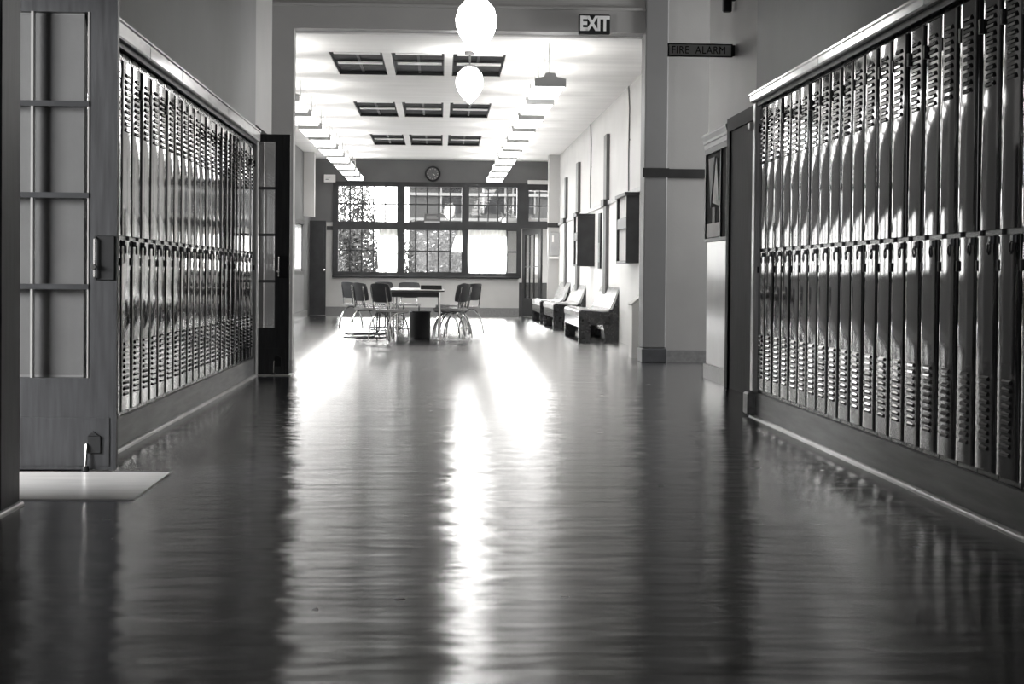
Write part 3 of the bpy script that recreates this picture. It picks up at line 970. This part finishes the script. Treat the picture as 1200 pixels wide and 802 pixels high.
def chair_back(mb, z0, z1, xb, w, lean):
    n, m = 10, 6
    vs, fs = [], []
    for sgn, off in ((1, 0), (-1, -.022)):
        for j in range(m + 1):
            for i in range(n + 1):
                s, t = 2 * i / n - 1, j / m
                k = 1 - .12 * abs(2 * t - 1) ** 4
                vs.append((xb + off - lean * t + .035 * s * s, w / 2 * s * k, z0 + (z1 - z0) * (.5 + (t - .5) * (1 - .10 * s ** 4))))
    N = (n + 1) * (m + 1)
    for j in range(m):
        for i in range(n):
            a = j * (n + 1) + i
            fs.append((a, a + 1, a + n + 2, a + n + 1))
            fs.append((N + a, N + a + n + 1, N + a + n + 2, N + a + 1))
    loop = [i for i in range(n + 1)] + [(j * (n + 1) + n) for j in range(1, m + 1)] + [m * (n + 1) + i for i in range(n - 1, -1, -1)] + [j * (n + 1) for j in range(m - 1, 0, -1)]
    for q in range(len(loop)):
        a, b = loop[q], loop[(q + 1) % len(loop)]
        fs.append((a, N + a, N + b, b))
    return mb.add(vs, fs)


def make_chair(label, kind, group):
    """faces +x"""
    t = thing('chair', label, 'chair', group=group)
    seat_slab(.38, .40, .405, .035).build('seat', 'seat', t)
    chair_back(MB(), .53, .785, -.185, .36, .05).build('backrest', 'backrest', t, True, 50)
    for s in (-1, 1):
        yb = s * .13
        MB().tube([(.0, yb, .40), (-.15, yb, .41), (-.19, yb, .44), (-.205, yb, .55), (-.235, yb, .74)], .010, 8).build('back_tube', 'chrome', t, True)
        yy = s * .17
        if kind == 'bent':
            rear = arc((-.02, .0), .22, .39, pi / 2, pi - .08, 10, lambda a, b: (a - .01, yy, max(b, 0.012)))
            MB().tube([(.16, yy, .40)] + rear[::1], .0115, 8).build('leg', 'chrome', t, True)
            front = arc((.0, .0), .20, .38, pi / 2, .06, 9, lambda a, b: (a, yy * .93, max(b, 0.012)))
            MB().tube(front, .0115, 8).build('leg', 'chrome', t, True)
        else:
            pts = [(-.15, yy, .395), (.14, yy, .395)] + [(.17 + .03 * sin(a), yy, .365 + .03 * cos(a)) for a in (0.5, 1.0, 1.57)] + [(.19, yy, .10), (.18, yy, .045), (.15, yy, .018), (.10, yy, .012), (-.36, yy, .012)]
            MB().tube(pts, .0115, 8).build('leg', 'darktube', t, True)
    if kind == 'bent':
        MB().tube([(-.20, -.17, .16), (-.20, .17, .16)], .008, 6).build('stretcher', 'chrome', t, True)
    else:
        MB().tube([(-.34, -.17, .014), (-.34, .17, .014)], .010, 6).build('stretcher', 'darktube', t, True)
    return t


G = 'chairs round the lounge tables'
cA = make_chair('outermost bent-leg chair on the left of the tables with its whole back showing', 'bent', G)
cB = make_chair('sled-base chair left of the tables whose dark runners lie nearest the hall', 'sled', G)
spots = [
    (cA, -1.30, 26.1, 38, None), (cB, -.96, 23.1, 34, None),
    (cB, -1.02, 24.5, 24, 'sled-base chair behind the nearest sled-base chair on the left'),
    (cA, -.66, 21.95, 48, 'bent-leg chair at the left front corner of the nearer table'),
    (cA, .16, 22.75, 150, 'bent-leg chair at the right front corner of the nearer table'),
    (cA, .36, 24.4, 144, 'bent-leg chair farthest to the right of the tables'),
    (cA, .16, 23.55, 168, 'bent-leg chair pushed in between the two right hand chairs'),
    (cA, .16, 25.5, 170, 'bent-leg chair pushed in at the right of the farther table'),
    (cB, -.50, 26.45, 270, 'sled-base chair facing the hall at the far end of the tables'),
    (cB, -.85, 27.4, 300, 'sled-base chair standing apart near the far windows'),
]
used = set()
for pc, x, y, a, lab in spots:
    if pc not in used:
        o = pc
        used.add(pc)
    else:
        o = dup(pc, None, lab)
    o.location = (x, y, 0)
    o.rotation_euler = (0, 0, radians(a))

# ------------------------------------------------------------------ benches
def make_bench(label, y0, L):
    t = thing('bench', label, 'bench', (1.94, y0, 0), group='dark wooden benches along the right lounge wall')
    # side ends: front block leg, flared rear leg, slanted upright
    for s, (a, b) in enumerate(((0, .05), (L - .05, L))):
        MB().prism([(0.0, 0), (.16, 0), (.16, .24), (.0, .36)], 1, a, b).build('leg', 'bench', t)
        MB().prism([(.38, 0), (.60, 0), (.62, .30), (.66, .78), (.58, .78), (.46, .40), (.34, .22)], 1, a, b).build('leg', 'bench', t)
        MB().prism([(.0, .30), (.16, .23), (.46, .23), (.46, .40), (.15, .425), (.04, .43), (0, .41)], 1, a, b).build('side_rail', 'bench', t)
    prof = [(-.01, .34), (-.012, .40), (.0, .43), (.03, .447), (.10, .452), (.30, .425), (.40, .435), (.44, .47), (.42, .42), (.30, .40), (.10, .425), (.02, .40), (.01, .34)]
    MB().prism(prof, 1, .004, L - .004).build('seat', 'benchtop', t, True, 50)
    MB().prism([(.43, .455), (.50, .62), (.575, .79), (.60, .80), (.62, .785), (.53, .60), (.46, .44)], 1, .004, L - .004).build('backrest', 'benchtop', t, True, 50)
    MB().box(.0, .02, .05, L - .05, .2, .34).build('front_rail', 'bench', t)
    MB().box(.46, .49, .05, L - .05, .12, .24).build('stretcher', 'bench', t)
    return t


b1 = make_bench('nearest dark slant-backed bench by the low pale box', 22.5, 2.55)
b2 = dup(b1, None, 'middle dark slant-backed bench along the right lounge wall')
b2.location = (1.94, 27.6, 0)
b3 = dup(b1, None, 'farthest dark slant-backed bench near the exit doorway')
b3.location = (1.92, 30.9, 0)

lb = thing('low_box', 'low pale box with a sloping top behind the pillar', 'box', (2.3, 18.05, 0))
MB().prism([(-.165, 0), (.19, 0), (.19, .76), (.05, .76), (-.165, .60)], 1, -.15, .15).build('box_body', 'plaster_white', lb)
MB().prism([(-.18, .60), (-.165, .585), (.05, .75), (.19, .76), (.19, .785), (.045, .785)], 1, -.165, .165).build('sloping_lid', 'signpale', lb)

# cabinets on the right lounge wall
def wall_cabinet(label, y0, depth, L, z0, z1):
    t = thing('wall_cabinet', label, 'cabinet', (RR, y0, z0), group='dark cabinets on the right lounge wall')
    H = z1 - z0
    MB().box(-depth, 0, 0, .03, 0, H).build('side_panel', 'winwood', t)
    MB().box(-depth, 0, L - .03, L, 0, H).build('side_panel', 'winwood', t)
    MB().box(-depth - .02, 0, -.02, L + .02, H, H + .04).build('top', 'winwood', t)
    MB().box(-depth, 0, .03, L - .03, 0, .03).build('bottom', 'winwood', t)
    MB().box(-depth + .03, -depth + .04, .03, L - .03, .03, H).build('panel', 'paper', t)
    MB().box(-depth, -depth + .03, .03, L - .03, H * .52, H * .68).build('rail', 'winwood', t)
    MB().box(-depth - .004, -depth + .03, L - .1, L - .03, .03, H).build('stile', 'winwood', t)
    return t


wall_cabinet('nearer dark wall cabinet with pale front panels above the nearest bench', 20.3, .165, 1.15, 1.08, 1.93)
wall_cabinet('farther dark wall cabinet with its wide side facing the hall', 26.15, .285, .7, 1.07, 1.88)
st = thing('narrow_board', 'narrow dark upright board beside the nearest batten', 'board', (RR, 25.0, 1.03))
MB().box(-.03, 0, 0, .3, 0, .86).build('board', 'winwood', st)
MB().box(-.034, -.03, .05, .25, .1, .4).build('paper', 'greypaper', st)
for k, (yy, zb) in enumerate(((21.4, 2.03), (26.85, 2.03))):
    cdt = thing('wall_cable', ['nearer', 'farther'][k] + ' thin cable running down the right lounge wall', 'cable', (RR, yy, zb))
    MB().tube([(-.012, 0, 0), (-.012, .04, .5), (-.012, -.02, 1.1), (-.012, .12, 1.41)], .009, 6).build('cable', 'signgrey', cdt)
    MB().box(-.02, 0, -.02, .02, .68, .70).build('clip', 'signgrey', cdt)
dp = thing('wall_dispenser', 'pale rounded dispenser on the narrow pier by the exit doorway', 'dispenser', (2.40, 34.0, 1.22))
MB().bbox(-.10, .10, -.10, 0, .10, .62, .02).build('case', 'palerail', dp, True)
MB().box(-.11, .11, -.13, 0, .05, .10).build('tray', 'signwhite', dp)
MB().box(-.06, -.02, -.104, -.1, .40, .54).build('window_slot', 'signwhite', dp)

# windows in the left lounge wall
for k, (a, b) in enumerate(LW):
    r = sroot('window_%d' % (8 + k), label='%s window in the left lounge wall counted from the hall' % ORD[k])
    fb = MB().box(RL - .12, RL - .02, a, a + .05, .97, 1.92).box(RL - .12, RL - .02, b - .05, b, .97, 1.92).box(RL - .12, RL - .02, a, b, .97, 1.01).box(RL - .12, RL - .02, a, b, 1.88, 1.92)
    fb.build('window_frame', 'palerail', r)
    n = 4
    d = (b - a - .1) / n
    for c in range(n):
        if c:
            MB().box(RL - .09, RL - .04, a + .05 + c * d - .015, a + .05 + c * d + .015, 1.01, 1.88).build('muntin', 'palerail', r)
        MB().box(RL - .07, RL - .066, a + .05 + c * d + .015, a + .05 + (c + 1) * d - .015, 1.01, 1.88).build('pane', 'glass', r)

# ------------------------------------------------------------------ outdoors
struct('ground', MB().box(-30, 30, YF + 3.2, 90, -.9, -.7), 'yard', 'ground outside the windows')
ab = thing('apartment_building', 'grey building with pale ledges partly imitating lamp reflections outside the far windows', 'building', (0, 52, -.7))
MB().box(-1.0, 9, 0, 6, 0, 6.6).build('wall', 'facade', ab)
for z in (3.35, 4.15, 4.42):  # ledges mix facade lines with imitated lamp reflections in the panes
    MB().box(-1.0, 9, -.12, 0, z, z + .09).build('ledge_glint', 'ledge_glint', ab)
for x, w_ in ((0.0, .7), (1.35, .7), (2.3, .7)):
    f = MB().box(x, x + .05, -.06, 0, 3.6, 4.9).box(x + w_, x + w_ + .05, -.06, 0, 3.6, 4.9).build('window_frame', 'ledge_glint', ab)
    MB().box(x + .05, x + w_, -.02, .0, 3.6, 4.9).build('pane', 'skyglass', f)


def shrub(label, x, y, h, rx, n, seed, bare=0.0):
    t = thing('shrub', label, 'shrub', (x, y, -.7), group='shrubs outside the far windows')
    rg = random.Random(seed)
    mb = MB()
    for k in range(n):
        while True:
            p = Vector((rg.uniform(-1, 1), rg.uniform(-1, 1), rg.uniform(-1, 1)))
            if p.length < 1: break
        c = Vector((p.x * rx, p.y * .45, h * .55 + p.z * h * .45))
        a = Vector((rg.gauss(0, 1), rg.gauss(0, 1), rg.gauss(0, 1))).normalized()
        b = a.orthogonal().normalized()
        s = rg.uniform(.035, .075)
        mb.add([c - a * s, c + b * s * .5, c + a * s, c - b * s * .5], [(0, 1, 2, 3)])
    f = mb.build('foliage', 'leaf', t)
    f['kind'] = 'stuff'
    st = MB()
    for k in range(6):
        a = rg.uniform(-rx * .7, rx * .7)
        st.tube([(a * .2, 0, 0), (a * .6, rg.uniform(-.2, .2), h * .5), (a, rg.uniform(-.2, .2), h * .9)], [.03, .02, .008], 6)
    st.build('stems', 'bark', t)
    return t


shrub('leafy shrub outside the left window', -2.15, 39.4, 2.95, .78, 4600, 1)
shrub('leafy shrub outside the left edge of the middle window', -.62, 39.6, 3.0, .42, 900, 2)
shrub('denser shrub outside the right of the middle window', .1, 40.9, 2.9, .58, 2600, 3)
shrub('tall thin shrub outside the right window', 1.65, 39.8, 3.4, .35, 700, 4)
tr = shrub('taller shrub with pale gaps outside the upper left window', -2.35, 43, 4.6, .72, 3600, 5)
